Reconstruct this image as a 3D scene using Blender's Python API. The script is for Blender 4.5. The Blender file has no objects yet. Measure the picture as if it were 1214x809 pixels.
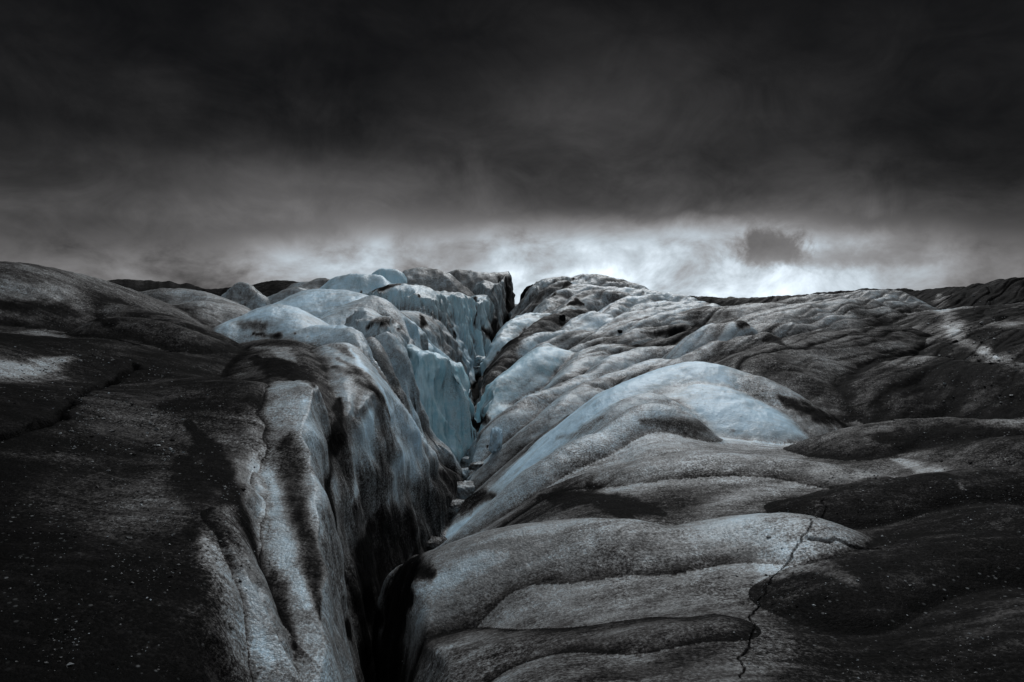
import bpy, math
import numpy as np

# ----------------------------------------------------------------------------------------------
# camera, world, sun, exposure
# ----------------------------------------------------------------------------------------------
SC = bpy.context.scene
COL = SC.collection
EYE = 1.7
FPX = 809.0
HOR = 358.0
PITCH = math.atan((404.5 - HOR) / FPX)

cam_data = bpy.data.cameras.new('camera')
cam_data.sensor_width = 36.0
cam_data.lens = 36.0 * FPX / 1214.0
cam_data.clip_start = 0.05
cam_data.clip_end = 9000
cam = bpy.data.objects.new('camera', cam_data)
COL.objects.link(cam)
cam.location = (0, 0, EYE)
cam.rotation_euler = (math.pi / 2 - PITCH, 0, 0)
SC.camera = cam

SC.view_settings.view_transform = 'Standard'
SC.view_settings.look = 'None'
SC.view_settings.exposure = 0.9
SC.view_settings.gamma = 1.0
SC.view_settings.use_curve_mapping = False
SC.cycles.max_bounces = 6
SC.cycles.diffuse_bounces = 3
SC.cycles.use_denoising = True

SUN_EL, SUN_AZ = 47.0, 14.0            # degrees; azimuth from straight ahead towards the right
SUN_STRENGTH = 1.3
ZENITH = 0.30                          # brightness of the cloud cover overhead, above the frame


SKY_GAIN = 2 ** -.9


class NX:
    """tiny expression builder for shader nodes"""
    def __init__(self, tree):
        self.t = tree
    def n(self, kind, **kw):
        nd = self.t.nodes.new(kind)
        for k, v in kw.items():
            setattr(nd, k, v)
        return nd
    def put(self, sock, val):
        if isinstance(val, bpy.types.NodeSocket):
            self.t.links.new(val, sock)
        elif isinstance(val, (tuple, list)) and sock.type == 'RGBA' and len(val) == 3:
            sock.default_value = (*val, 1)
        else:
            sock.default_value = val
    def m(self, op, a, b=None, c=None, clamp=False):
        nd = self.n('ShaderNodeMath', operation=op, use_clamp=clamp)
        self.put(nd.inputs[0], a)
        if b is not None: self.put(nd.inputs[1], b)
        if c is not None: self.put(nd.inputs[2], c)
        return nd.outputs[0]
    def add(self, a, b): return self.m('ADD', a, b)
    def sub(self, a, b): return self.m('SUBTRACT', a, b)
    def mul(self, a, b): return self.m('MULTIPLY', a, b)
    def sstep(self, x, a, b, lo=0.0, hi=1.0):
        nd = self.n('ShaderNodeMapRange', interpolation_type='SMOOTHSTEP', clamp=True)
        self.put(nd.inputs[0], x)
        self.put(nd.inputs[1], a); self.put(nd.inputs[2], b)
        self.put(nd.inputs[3], lo); self.put(nd.inputs[4], hi)
        return nd.outputs[0]
    def noise(self, vec, scale, detail=4, rough=.55, dist=0.0):
        nd = self.n('ShaderNodeTexNoise')
        self.put(nd.inputs['Vector'], vec)
        nd.inputs['Scale'].default_value = scale
        nd.inputs['Detail'].default_value = detail
        nd.inputs['Roughness'].default_value = rough
        nd.inputs['Distortion'].default_value = dist
        return nd.outputs[0]
    def scale(self, vec, s):
        nd = self.n('ShaderNodeVectorMath', operation='MULTIPLY')
        self.put(nd.inputs[0], vec); nd.inputs[1].default_value = s
        return nd.outputs[0]
    def mix(self, f, a, b):
        nd = self.n('ShaderNodeMix', data_type='RGBA')
        self.put(nd.inputs[0], f); self.put(nd.inputs[6], a); self.put(nd.inputs[7], b)
        return nd.outputs[2]
    def mixf(self, f, a, b):
        nd = self.n('ShaderNodeMix', data_type='FLOAT')
        self.put(nd.inputs[0], f); self.put(nd.inputs[2], a); self.put(nd.inputs[3], b)
        return nd.outputs[0]
    def gauss(self, x, c, w):
        d = self.m('DIVIDE', self.sub(x, c), w)
        return self.m('EXPONENT', self.mul(self.mul(d, d), -1.0))
    def curve(self, x, pts, lo, hi):
        nd = self.n('ShaderNodeValToRGB')
        nd.color_ramp.interpolation = 'B_SPLINE' if False else 'EASE'
        el = nd.color_ramp.elements
        while len(el) > 1: el.remove(el[-1])
        for i, (p, v) in enumerate(pts):
            e = el[0] if i == 0 else el.new((p - lo) / (hi - lo))
            e.position = (p - lo) / (hi - lo)
            e.color = (v, v, v, 1)
        f = self.m('DIVIDE', self.sub(x, lo), hi - lo, clamp=True)
        self.t.links.new(f, nd.inputs[0])
        return nd.outputs[0]


def build_world():
    w = bpy.data.worlds.new('World')
    SC.world = w
    w.use_nodes = True
    t = w.node_tree
    t.nodes.clear()
    X = NX(t)
    out = X.n('ShaderNodeOutputWorld')
    bg = X.n('ShaderNodeBackground')
    t.links.new(bg.outputs[0], out.inputs[0])
    sky = X.n('ShaderNodeTexSky', sky_type='NISHITA', sun_disc=False)
    sky.sun_elevation = math.radians(SUN_EL)
    sky.sun_rotation = math.radians(SUN_AZ)
    tc = X.n('ShaderNodeTexCoord')
    d = tc.outputs['Generated']
    sep = X.n('ShaderNodeSeparateXYZ')
    t.links.new(d, sep.inputs[0])
    x, y, z = sep.outputs
    R2 = 180 / math.pi
    az = X.mul(X.m('ARCTAN2', x, y), R2)
    el = X.mul(X.m('ARCSINE', z), R2)
    # cloud noise stretched along the horizon
    dv = X.scale(d, (1, 1, 1.5))
    n1 = X.add(X.mul(X.sub(X.noise(dv, 3.2, 6, .55, .4), .5), .6), X.mul(X.sub(X.noise(dv, 7.5, 7, .62, 1.2), .5), .55))
    n2 = X.sub(X.noise(X.scale(d, (1, 1, 1.5)), 11.0, 7, .6, .3), .5)
    n3 = X.sub(X.noise(X.scale(d, (1, 1, 4.0)), 1.7, 4, .5), .5)
    # bright gap under the cloud bank: luminance along the azimuth
    gap = X.curve(az, [(-40, .10), (-33, .125), (-24, .17), (-17, .40), (-12, .50), (-8, .36), (-4.5, .33), (0, .58), (6, .72),
                       (15, .72), (22, .66), (27, .56), (31, .30), (35, .14), (44, .07)], -60, 60)
    gap = X.mul(gap, X.add(1.15, X.mul(n2, 3.5)))
    # higher in the gap it greys
    gap = X.mul(gap, X.sstep(el, 1.0, 7.5, 1.12, .62))
    # bank: dark, with a few broad paler areas
    bank = X.curve(el, [(0, .10), (6, .075), (9, .032), (13, .015), (19, .008), (26, .003), (36, .012), (60, .12), (90, .12)], 0, 90)
    bank = X.mul(bank, X.add(1.0, X.mul(n1, 3.0)))
    bank = X.mul(bank, X.add(1.0, X.mul(n3, 2.6)))
    bank = X.mul(bank, X.add(1.0, X.mul(n2, 1.3)))
    pal = X.mul(X.gauss(az, 9.0, 11.0), X.gauss(el, 14.5, 5.5))
    bank = X.add(bank, X.mul(pal, X.mul(.026, X.add(1.0, X.mul(n1, 2.0)))))
    warm = X.mul(X.gauss(az, -14.0, 13.0), X.gauss(el, 8.2, 2.6))
    bank = X.add(bank, X.mul(warm, .06))
    dk = X.mul(X.gauss(az, -38.0, 9.0), X.gauss(el, 11.0, 6.0))
    bank = X.mul(bank, X.sub(1.0, X.mul(dk, .55)))
    dk2 = X.mul(X.gauss(az, 37.0, 12.0), X.gauss(el, 11.0, 7.0))
    bank = X.mul(bank, X.sub(1.0, X.mul(dk2, .6)))
    edge = X.curve(az, [(-40, .35), (-30, .42), (-20, .50), (-10, .60), (-4, .62), (3, .60), (10, .60), (20, .63), (30, .50), (40, .40)], -60, 60)
    edge = X.mul(edge, 10.0)
    e2 = X.add(el, X.add(X.mul(n1, 4.5), X.mul(n2, 3.6)))
    f = X.sstep(X.sub(e2, edge), -1.6, 1.5)
    lum = X.mixf(f, gap, bank)
    # the small dark cloud hanging in the gap, its right side fraying into wisps
    wz = X.add(X.mul(X.sub(X.noise(d, 21.0, 8, .62, .5), .5), 1.7), X.mul(X.sub(X.noise(d, 75.0, 6, .6), .5), .7))
    ca, ce = X.sub(az, 20.6), X.sub(el, 4.1)
    q = X.m('SQRT', X.add(X.m('POWER', X.m('DIVIDE', ca, 2.9), 2.0), X.m('POWER', X.m('DIVIDE', ce, 1.75), 2.0)))
    cl = X.sstep(X.add(q, wz), .55, 1.3, 1.0, 0.0)
    cl = X.mul(cl, X.sstep(el, 2.2, 4.2, .45, .88))
    lum = X.mixf(cl, lum, X.add(.105, X.mul(wz, .03)))
    ca, ce = X.sub(az, 26.0), X.sub(el, 3.3)
    q = X.m('SQRT', X.add(X.m('POWER', X.m('DIVIDE', ca, 6.5), 2.0), X.m('POWER', X.m('DIVIDE', ce, 1.0), 2.0)))
    lum = X.mixf(X.mul(X.sstep(X.add(q, X.mul(wz, 1.3)), .2, 1.5, 1.0, 0.0), .7), lum, .20)
    ca, ce = X.sub(az, 8.0), X.sub(el, 3.6)
    q = X.m('SQRT', X.add(X.m('POWER', X.m('DIVIDE', ca, 8.0), 2.0), X.m('POWER', X.m('DIVIDE', ce, 1.0), 2.0)))
    lum = X.mixf(X.mul(X.sstep(X.add(q, X.mul(wz, 1.5)), .2, 1.3, 1.0, 0.0), .35), lum, .35)
    # unseen cloud cover overhead and behind, brightened to light the ice walls
    over = X.sstep(el, 34.0, 75.0)
    lum = X.mixf(over, lum, ZENITH)
    back = X.sstep(X.m('ABSOLUTE', az), 70.0, 130.0)
    lum = X.mixf(X.mul(back, X.sstep(el, 2.0, 20.0)), lum, .45)
    lum = X.m('MAXIMUM', lum, .002)
    lum = X.mul(lum, SKY_GAIN)
    coolness = X.sstep(lum, .05, .36)
    tint = X.mix(coolness, (1.02, .99, 1.0), (.86, .975, 1.075))
    col = X.n('ShaderNodeMix', data_type='RGBA', blend_type='MULTIPLY')
    col.inputs[0].default_value = 1
    t.links.new(tint, col.inputs[6])
    cmb = X.n('ShaderNodeCombineColor')
    for i in range(3): t.links.new(lum, cmb.inputs[i])
    t.links.new(cmb.outputs[0], col.inputs[7])
    # clouds cover nearly all of the clear sky behind them
    skyc = X.scale(sky.outputs[0], (.006, .006, .006))
    total = X.mix(.97, skyc, col.outputs[2])
    t.links.new(total, bg.inputs[0])
    bg.inputs[1].default_value = 1.0


build_world()

sun_d = bpy.data.lights.new('sun', 'SUN')
sun_d.energy = SUN_STRENGTH
sun_d.angle = math.radians(22)
sun_d.color = (.98, .99, 1.0)
sun = bpy.data.objects.new('sun', sun_d)
COL.objects.link(sun)
sun.rotation_euler = (math.radians(90 - SUN_EL), 0, math.radians(180 - SUN_AZ))
_v = np.array([math.sin(math.radians(SUN_AZ)) * math.cos(math.radians(SUN_EL)),
               math.cos(math.radians(SUN_AZ)) * math.cos(math.radians(SUN_EL)), math.sin(math.radians(SUN_EL))])
from mathutils import Vector
sun.rotation_euler = Vector(_v).to_track_quat('Z', 'Y').to_euler()

# ----------------------------------------------------------------------------------------------
# helpers: a picture position and a distance give a point of the place
# ----------------------------------------------------------------------------------------------
CT, ST = math.cos(PITCH), math.sin(PITCH)


def P(px, py, Y):
    u, v = (px - 607.0) / FPX, (404.5 - py) / FPX
    t = Y / (CT + v * ST)
    return np.array([u * t, Y, EYE + t * (v * CT - ST)])


def lat(ix, iy, seed):
    h = (ix.astype(np.int64) * 374761393 + iy.astype(np.int64) * 668265263 + seed * 974634777) & 0xffffffff
    h = ((h ^ (h >> 13)) * 1274126177) & 0xffffffff
    h = h ^ (h >> 16)
    return (h & 0xffff).astype(np.float32) * (2 * math.pi / 65536)


def noise2(x, y, seed=0):
    xi, yi = np.floor(x), np.floor(y)
    fx, fy = (x - xi).astype(np.float32), (y - yi).astype(np.float32)
    ix, iy = xi.astype(np.int64), yi.astype(np.int64)
    def g(dx, dy):
        a = lat(ix + dx, iy + dy, seed)
        return np.cos(a) * (fx - dx) + np.sin(a) * (fy - dy)
    ux, uy = fx * fx * fx * (fx * (fx * 6 - 15) + 10), fy * fy * fy * (fy * (fy * 6 - 15) + 10)
    a = g(0, 0) * (1 - ux) + g(1, 0) * ux
    b = g(0, 1) * (1 - ux) + g(1, 1) * ux
    return (a * (1 - uy) + b * uy) * 1.4


def fbm(x, y, octs=4, seed=0, gain=.5):
    s, a = np.zeros(x.shape, np.float32), 1.0
    for o in range(octs):
        s += a * noise2(x * 2 ** o, y * 2 ** o, seed + o * 17)
        a *= gain
    return s


def smooth(a, lo, hi):
    t = np.clip((a - lo) / (hi - lo), 0, 1)
    return t * t * (3 - 2 * t)


def smin(a, b, k):
    o = np.maximum(k - np.abs(a - b), 0) / k
    return np.minimum(a, b) - o * o * k * .25


class TPS:
    """thin plate surface through scattered heights, in (azimuth, log distance)"""
    def __init__(self, pts, lam=.002):
        p = np.array(pts, float)
        self.c = self.q(p[:, 0], p[:, 1])
        n = len(p)
        K = self.k(np.linalg.norm(self.c[:, None] - self.c[None], axis=2)) + lam * np.eye(n)
        Q = np.c_[np.ones(n), self.c]
        A = np.block([[K, Q], [Q.T, np.zeros((3, 3))]])
        s = np.linalg.solve(A, np.r_[p[:, 2], 0, 0, 0])
        self.w, self.a = s[:n], s[n:]
    @staticmethod
    def q(x, y):
        return np.stack([1.6 * np.arctan2(x, np.maximum(y, .02)), np.log(np.hypot(x, y) + .5)], -1)
    @staticmethod
    def k(r):
        r = np.maximum(r, 1e-6)
        return r * r * np.log(r)
    def __call__(self, x, y):
        q = self.q(x, y)
        z = self.a[0] + self.a[1] * q[..., 0] + self.a[2] * q[..., 1]
        for c, w in zip(self.c, self.w):
            z = z + w * self.k(np.hypot(q[..., 0] - c[0], q[..., 1] - c[1]))
        return z


def polyline(x, y, pts):
    """nearest distance (plan), signed side, and interpolated columns of pts beyond x, y"""
    best = np.full(x.shape, 1e9, np.float32)
    side = np.zeros(x.shape, np.float32)
    extra = [np.zeros(x.shape, np.float32) for _ in range(pts.shape[1] - 2)]
    for a, b in zip(pts[:-1], pts[1:]):
        dx, dy = b[0] - a[0], b[1] - a[1]
        L2 = dx * dx + dy * dy + 1e-9
        t = np.clip(((x - a[0]) * dx + (y - a[1]) * dy) / L2, 0, 1)
        ex, ey = x - (a[0] + t * dx), y - (a[1] + t * dy)
        d2 = ex * ex + ey * ey
        k = d2 < best
        best = np.where(k, d2, best)
        side = np.where(k, np.sign(dx * ey - dy * ex), side)
        for i in range(len(extra)):
            extra[i] = np.where(k, a[2 + i] + t * (b[2 + i] - a[2 + i]), extra[i])
    return np.sqrt(best), side, extra


def crest_height(x, y, sp, w, s, s_pos=None):
    h = np.full(x.shape, -1e3)
    ys = np.ones(x.shape)
    for a, b in zip(sp[:-1], sp[1:]):
        dx, dy = b[0] - a[0], b[1] - a[1]
        t = np.clip(((x - a[0]) * dx + (y - a[1]) * dy) / (dx * dx + dy * dy + 1e-9), 0, 1)
        # steep crests: lean the foot of the perpendicular down the crest
        yy = a[3] + t * (b[3] - a[3])
        ww = w * yy
        e2 = (x - a[0] - t * dx) ** 2 + (y - a[1] - t * dy) ** 2
        sl = s
        if s_pos is not None:
            sd = (dx * (y - a[1]) - dy * (x - a[0])) / math.sqrt(dx * dx + dy * dy + 1e-9)
            sl = s + (s_pos - s) * smooth(sd / ww, -.5, .5)
        v = a[2] + t * (b[2] - a[2]) - sl * (np.sqrt(e2 + ww * ww) - ww)
        k = .004 * yy
        o = np.maximum(k - np.abs(v - h), 0) / k
        ys = np.where(v > h, yy, ys)
        h = np.maximum(v, h) + o * o * k * .25
    return h, ys


def spline(pts, n=4):
    """Catmull-Rom through the rows of pts"""
    p = np.vstack([2 * pts[0] - pts[1], pts, 2 * pts[-1] - pts[-2]])
    out = []
    for i in range(1, len(p) - 2):
        for j in range(n):
            t = j / n
            out.append(.5 * (2 * p[i] + (p[i + 1] - p[i - 1]) * t + (2 * p[i - 1] - 5 * p[i] + 4 * p[i + 1] - p[i + 2]) * t * t
                             + (3 * p[i] - p[i - 1] - 3 * p[i + 1] + p[i + 2]) * t ** 3))
    out.append(p[-2])
    return np.array(out)

# ----------------------------------------------------------------------------------------------
# the glacier: crests of the ice lobes.  (key, crest points (px, py, distance), roundness, slope,
#   dirt, blue, how many crest points carry the general surface, side)
# ----------------------------------------------------------------------------------------------
RID = []


def rid(key, pts, w=.02, s=.8, dirt=.3, blue=0.0, nb=None, side='R', k=.006, off=.036, sink=0.0, s_pos=None):
    RID.append(dict(key=key, px=pts, w=w, s=s * (1.35 if s < 1.3 and s_pos is None else 1), dirt=dirt, blue=blue, nb=nb, side=side, k=k, off=off, sink=sink, s_pos=s_pos))

# -- left side ---------------------------------------------------------------------------------
L = dict(side='L')
rid('skyline_ridge', [(-160, 300, 13), (0, 310, 13.5), (40, 317, 14), (100, 328, 15), (150, 347, 16)], .04, .45, .64, **L)
rid('brown_fold', [(60, 345, 14), (140, 358, 13.5), (190, 370, 13), (238, 391, 12.5)], .03, .5, .78, **L)
rid('brown_fold_low', [(130, 376, 12), (190, 380, 12), (236, 394, 11.8)], .025, .5, .75, **L)
rid('long_lobe', [(150, 345, 20), (200, 338, 20), (240, 342, 20), (260, 353, 19.5)], .025, .6, .45, **L)
rid('round_lobe', [(190, 360, 17), (240, 353, 17), (262, 361, 17), (268, 380, 16.5)], .03, .7, .5, **L)
rid('pale_block', [(276, 381, 15.5), (300, 366, 16), (325, 358, 16), (346, 360, 16), (358, 374, 15.5), (363, 388, 15.2)], .025, .75, .22, **L)
rid('spur', [(338, 402, 13), (362, 389, 13), (385, 386, 13), (415, 388, 12.8), (428, 400, 12.5), (437, 425, 12.2), (450, 455, 12),
             (470, 495, 11.8), (510, 565, 12), (540, 632, 12.3)], .025, 1.3, .18, nb=4, s_pos=8, **L)
rid('low_front_lobe', [(290, 405, 12.5), (315, 400, 12.5), (335, 404, 12.3), (350, 420, 11.5)], .03, .6, .55, **L)
rid('back_hummock', [(328, 360, 22), (358, 341, 22), (380, 339, 22), (410, 341, 22), (424, 346, 21.5)], .025, .6, .12, .1, **L)
rid('back_hummock_right', [(395, 372, 19), (415, 358, 19.5), (440, 348, 20)], .02, .7, .25, **L)
rid('far_flat', [(100, 334, 62), (140, 332, 60), (200, 329, 60), (250, 333, 60), (275, 333, 60), (320, 333, 60), (350, 334, 55)], .02, .3, .9, **L)
rid('chunk_a', [(270, 350, 38), (283, 336, 38), (296, 338, 38)], .012, 1.2, .35, **L)
rid('chunk_b', [(322, 353, 33), (340, 344, 33), (354, 341, 33)], .012, .9, .35, **L)
rid('chunk_c', [(304, 355, 31), (307, 347, 31)], .01, 1.2, .3, **L)
rid('grey_back', [(352, 337, 45), (382, 330, 45), (391, 335, 45)], .015, .7, .5, **L)
rid('blue_slab', [(394, 336, 32), (402, 328, 32), (425, 326, 32), (450, 328, 32), (457, 336, 31.5)], .015, 1.2, .08, .4, **L)
rid('blue_block', [(445, 324, 34), (452, 320, 34), (464, 319, 34), (476, 322, 34)], .014, 3.0, .05, .5, **L)
rid('crown_block', [(484, 323, 38), (495, 318, 38), (520, 320, 38), (532, 326, 38)], .015, .9, .5, **L)
rid('skyline_block', [(530, 326, 45), (545, 321, 45), (575, 324, 45), (600, 323, 47), (607, 325, 47)], .012, .8, .4, **L)
rid('grey_lobe', [(436, 407, 14.5), (455, 394, 14.5), (465, 400, 14.5), (477, 430, 14.5), (480, 462, 14.6)], .018, 3.6, .26, nb=2, s_pos=2.5, **L)
rid('grey_knob', [(432, 403, 13.2), (440, 401, 13.2), (448, 415, 13), (447, 436, 12.9)], .02, 3.2, .45, nb=2, **L)
rid('fold_a', [(300, 425, 10), (345, 440, 9), (372, 455, 8.5), (385, 490, 8), (387, 560, 7.2), (386, 640, 6.5), (385, 720, 5.9), (384, 812, 5.4)], .03, 0.3, .42, nb=2, s_pos=11, sink=0.3, **L)
rid('fold_b', [(270, 500, 6.9), (290, 530, 6.5), (310, 580, 6), (335, 650, 5.6), (355, 720, 5.2), (372, 795, 4.9)], .028, 0.7, .36, nb=0, s_pos=3.5, sink=0.35, **L)
rid('fold_c', [(215, 560, 5.3), (245, 580, 5.1), (262, 610, 4.9), (290, 660, 4.6), (320, 730, 4.3), (345, 805, 4.05)], .028, 0.6, .5, nb=0, s_pos=3.5, sink=0.35, **L)
rid('fold_d', [(395, 430, 10.5), (425, 445, 10.3), (455, 480, 10), (463, 500, 9.8), (450, 540, 9.3), (436, 580, 8.8), (422, 630, 8.2), (408, 690, 7.6),
               (395, 750, 7), (388, 812, 6.5)], .024, 0.5, .32, .05, nb=1, s_pos=11, sink=0.25, **L)

# flat topped blocks with sheer sides: plan corners (px, distance), height of the top at two corners given by py
MESA = []


def mesa(key, corners, dirt, blue, r=.25, s=6.0, c=.12):
    MESA.append(dict(key=key, p=np.array([P(*q) for q in corners]), dirt=dirt, blue=blue, r=r, s=s, c=c, Y=corners[0][2]))


mesa('blue_wall', [(476, 404, 16.8), (520, 420, 17.4), (546, 432, 17.9), (561, 440, 18.9), (556, 424, 20.6), (478, 398, 19.4)], .10, .65, .45, 5, .2)
mesa('spur', [(328, 405, 12.0), (426, 406, 11.9), (441, 405, 12.8), (432, 389, 13.6), (345, 390, 13.6)], .2, 0, .8, 2.6, .35)
mesa('shoulder', [(396, 374, 16.4), (470, 384, 16.4), (492, 384, 17.4), (486, 361, 18.6), (420, 350, 19), (392, 362, 18)], .25, .05, .7, 4, .3)
mesa('fin_a', [(440, 342, 26.2), (505, 340, 25.6), (532, 350, 26.4), (541, 346, 29.6), (425, 332, 30)], .22, .4, .4, 7, .25)
mesa('fin_b', [(500, 345, 29.6), (537, 345, 29.2), (562, 356, 30.6), (567, 350, 33.6), (500, 338, 34)], .18, .5, .4, 7, .2)
mesa('fin_c', [(555, 353, 32.4), (578, 353, 33), (594, 360, 35), (598, 352, 38), (556, 342, 38)], .25, .3, .35, 7, .2)
mesa('fin_d', [(572, 336, 38), (588, 336, 38.6), (600, 342, 40), (603, 336, 43), (560, 328, 43)], .35, .12, .3, 7, .2)
mesa('fin_e', [(594, 330, 42.6), (606, 334, 44), (609, 330, 47), (588, 325, 47)], .4, .05, .25, 7, .2)
mesa('fin_f', [(602, 326, 47), (613, 330, 48), (614, 327, 53), (592, 321, 53)], .42, .05, .25, 7, .2)

rid('rim_swell', [(346, 404, 12.2), (352, 419, 11.1), (350, 437, 10), (345, 458, 8.9)], .07, .45, .72, nb=0, s_pos=1.6, **L)
rid('rim_swell', [(405, 406, 12), (416, 424, 11.2), (424, 442, 10.4)], .05, .6, .2, nb=0, s_pos=2.0, **L)
# -- right side --------------------------------------------------------------------------------
rid('front_slab', [(452, 800, 6), (463, 745, 6.3), (490, 706, 6.4), (530, 672, 6.3), (565, 652, 6.2), (600, 632, 6.1), (680, 622, 6), (740, 620, 5.8),
                   (800, 632, 5.6), (870, 621, 5.6), (930, 614, 5.5), (965, 620, 5.3)], .06, .42, .45, off=.03)
rid('front_step', [(480, 812, 5.2), (530, 782, 4.9), (620, 768, 4.3), (750, 760, 3.9), (860, 745, 3.8)], .05, .3, .6, off=.01)
rid('hollow_ridge', [(800, 484, 10.5), (768, 478, 10.5), (745, 490, 10.3), (720, 512, 10), (690, 522, 9.8), (650, 546, 9.5), (615, 580, 9.3), (580, 612, 9.2),
                     (545, 640, 9.3), (525, 652, 9.4)], .025, .75, .28, off=.03)
rid('broad_lobe', [(730, 556, 8.6), (780, 545, 8.4), (850, 540, 8.3), (920, 543, 8.2), (1000, 555, 7.8), (1060, 572, 7.4)], .06, .5, .42, off=.015)
rid('pale_hummock', [(722, 486, 12), (745, 458, 12.3), (775, 445, 12.6), (805, 433, 13), (830, 430, 13), (855, 435, 13), (872, 442, 12.9)], .06, .75, -.08, .08, off=.03)
rid('pale_hummock', [(770, 470, 12.1), (820, 456, 12.2), (860, 463, 12)], .07, .6, -.02, .06, off=.03)
rid('pale_hummock', [(868, 440, 12.95), (890, 448, 12.8), (922, 467, 12.4), (948, 486, 12)], .055, .6, .46, 0, off=.03)
rid('pale_knob', [(722, 502, 11), (736, 480, 11.3), (760, 468, 11.5), (785, 470, 11.5), (812, 487, 11.2)], .03, .8, .24, off=.03)
rid('second_hummock', [(862, 440, 16.5), (905, 431, 17), (940, 428, 17), (956, 432, 16.8), (976, 445, 16), (1010, 455, 15), (1060, 463, 14)], .03, .7, .3)
rid('log_upper', [(812, 406, 19), (840, 388, 19), (858, 382, 19), (872, 379, 19)], .022, 1.0, .22)
rid('log_lower', [(760, 441, 16.5), (820, 418, 16.8), (870, 400, 17), (906, 394, 17)], .028, .8, .4)
rid('tongue', [(826, 374, 26), (840, 367, 26), (880, 361, 26), (940, 353, 27), (1000, 347, 28), (1060, 344, 29)], .025, .6, .42)
rid('tongue_front', [(848, 387, 22), (900, 371, 22.5), (950, 360, 23.5), (1020, 352, 25)], .025, .5, .42)
rid('grey_bump', [(918, 384, 19), (932, 382, 19), (942, 384, 19)], .015, .9, .45)
rid('grey_slope', [(900, 417, 15), (960, 396, 17), (1000, 392, 17.5), (1060, 386, 19)], .04, .4, .66)
rid('right_skyline', [(980, 346, 40), (1050, 343, 38), (1100, 343, 36), (1190, 334, 31), (1214, 328, 30), (1320, 318, 30), (1450, 312, 30)], .02, .3, .93)
rid('dark_mound', [(1040, 446, 14), (1090, 424, 15), (1150, 430, 14), (1240, 432, 13)], .05, .4, .82)
rid('dark_mound_low', [(1030, 510, 9.6), (1080, 500, 9.8), (1130, 496, 9.6), (1240, 500, 9)], .05, .4, .68)
rid('dark_bank', [(980, 590, 6.5), (1080, 570, 6.8), (1214, 556, 7), (1330, 560, 6.5)], .05, .4, .86)
rid('dark_front', [(1000, 695, 4.25), (1070, 662, 4.6), (1214, 640, 4.8), (1330, 650, 4.5)], .06, .3, .9)
rid('lobe_a', [(850, 405, 20.5), (800, 411, 20), (767, 413, 20), (755, 416, 20), (718, 426, 19), (708, 437, 18.6), (679, 449, 18), (639, 465, 17), (619, 475, 16.5),
               (600, 491, 16), (582, 510, 15.7)], .022, .9, .27)
rid('lobe_b', [(800, 426, 18), (773, 427, 18), (748, 437, 17.5), (724, 444, 17), (698, 453, 16), (679, 465, 15.5), (663, 479, 15), (639, 499, 14.6), (619, 517, 14.4),
               (602, 536, 14.2)], .022, .8, .3)
rid('lobe_c', [(720, 477, 13.8), (688, 491, 13.5), (655, 518, 13), (640, 536, 12.8), (610, 560, 12.5), (585, 577, 12.3)], .025, .7, .62)
rid('blue_mound', [(672, 416, 21), (649, 408, 21), (635, 418, 20.5), (619, 431, 20), (600, 445, 19.5), (578, 452, 19)], .03, 1.4, .06, .6)
rid('mound_b', [(760, 411, 22), (728, 407, 21.5), (700, 413, 21), (687, 427, 20), (677, 442, 19)], .025, .9, .28, .15)
rid('lip_blue', [(588, 398, 28), (603, 382, 29), (620, 373, 30), (650, 371, 31)], .02, 1.0, .12, .3)
rid('dirty_rib', [(572, 456, 22.3), (585, 441, 23), (600, 418, 25), (622, 394, 27), (640, 380, 28), (669, 369, 30), (693, 367, 31)], .012, 1.0, .6)
rid('lobe_d', [(632, 392, 28), (650, 376, 29), (665, 374, 29.5)], .018, .9, .1, .1)
rid('lobe_e', [(672, 389, 28), (685, 379, 28.5), (700, 370, 29), (719, 373, 29)], .018, .9, .15)
rid('lobe_f', [(719, 386, 26), (738, 375, 26.5), (768, 367, 27), (798, 362, 28), (840, 358, 29)], .018, .8, .25)
rid('lobe_g', [(705, 397, 24), (728, 385, 24.5), (772, 374, 25), (800, 372, 25.5), (818, 367, 26), (845, 363, 27)], .018, .8, .3)
rid('lobe_h', [(718, 405, 23), (750, 392, 23.5), (772, 389, 24), (810, 383, 24)], .016, .9, .45)
rid('lobe_i', [(718, 427, 21), (758, 408, 22), (798, 399, 22.5), (828, 385, 23)], .016, .8, .62)
rid('lobe_j', [(612, 412, 25.5), (624, 402, 26), (640, 395, 26.5), (669, 391, 26.5)], .016, 1.0, .15, .1)
rid('lobe_k', [(640, 412, 24), (650, 405, 24.5), (673, 395, 25), (699, 393, 25)], .014, .9, .32)
rid('lobe_l', [(673, 416, 22.8), (699, 405, 23.2), (726, 397, 23.5)], .014, .9, .38)
rid('dark_head', [(621, 352, 43.4), (623, 343, 43.4), (628, 338, 43.5), (638, 336, 44)], .010, 4, 1.0)
rid('head_a', [(638, 340, 42), (647, 331, 42), (680, 329, 43)], .012, 1.0, .3)
rid('head_b', [(645, 352, 40), (652, 339, 40.5), (670, 332, 41)], .012, .9, .35)
rid('head_top', [(676, 336, 44), (684, 328, 45), (699, 326, 45), (719, 328, 45), (738, 332, 45), (758, 339, 44)], .016, .7, .35)
rid('head_c', [(645, 369, 36), (660, 349, 38), (680, 338, 40), (710, 340, 40), (758, 343, 40)], .014, .8, .3)
rid('head_d', [(668, 366, 34), (680, 353, 36), (703, 343, 37), (740, 347, 37)], .014, .8, .35)
rid('head_e', [(719, 368, 31), (730, 359, 32), (745, 352, 33), (780, 349, 34)], .014, .8, .2)
rid('head_f', [(735, 342, 42), (760, 343, 42), (815, 350, 40)], .014, .7, .2)
rid('head_g', [(752, 365, 30), (772, 358, 31), (833, 358, 32)], .014, .7, .2)
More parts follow.
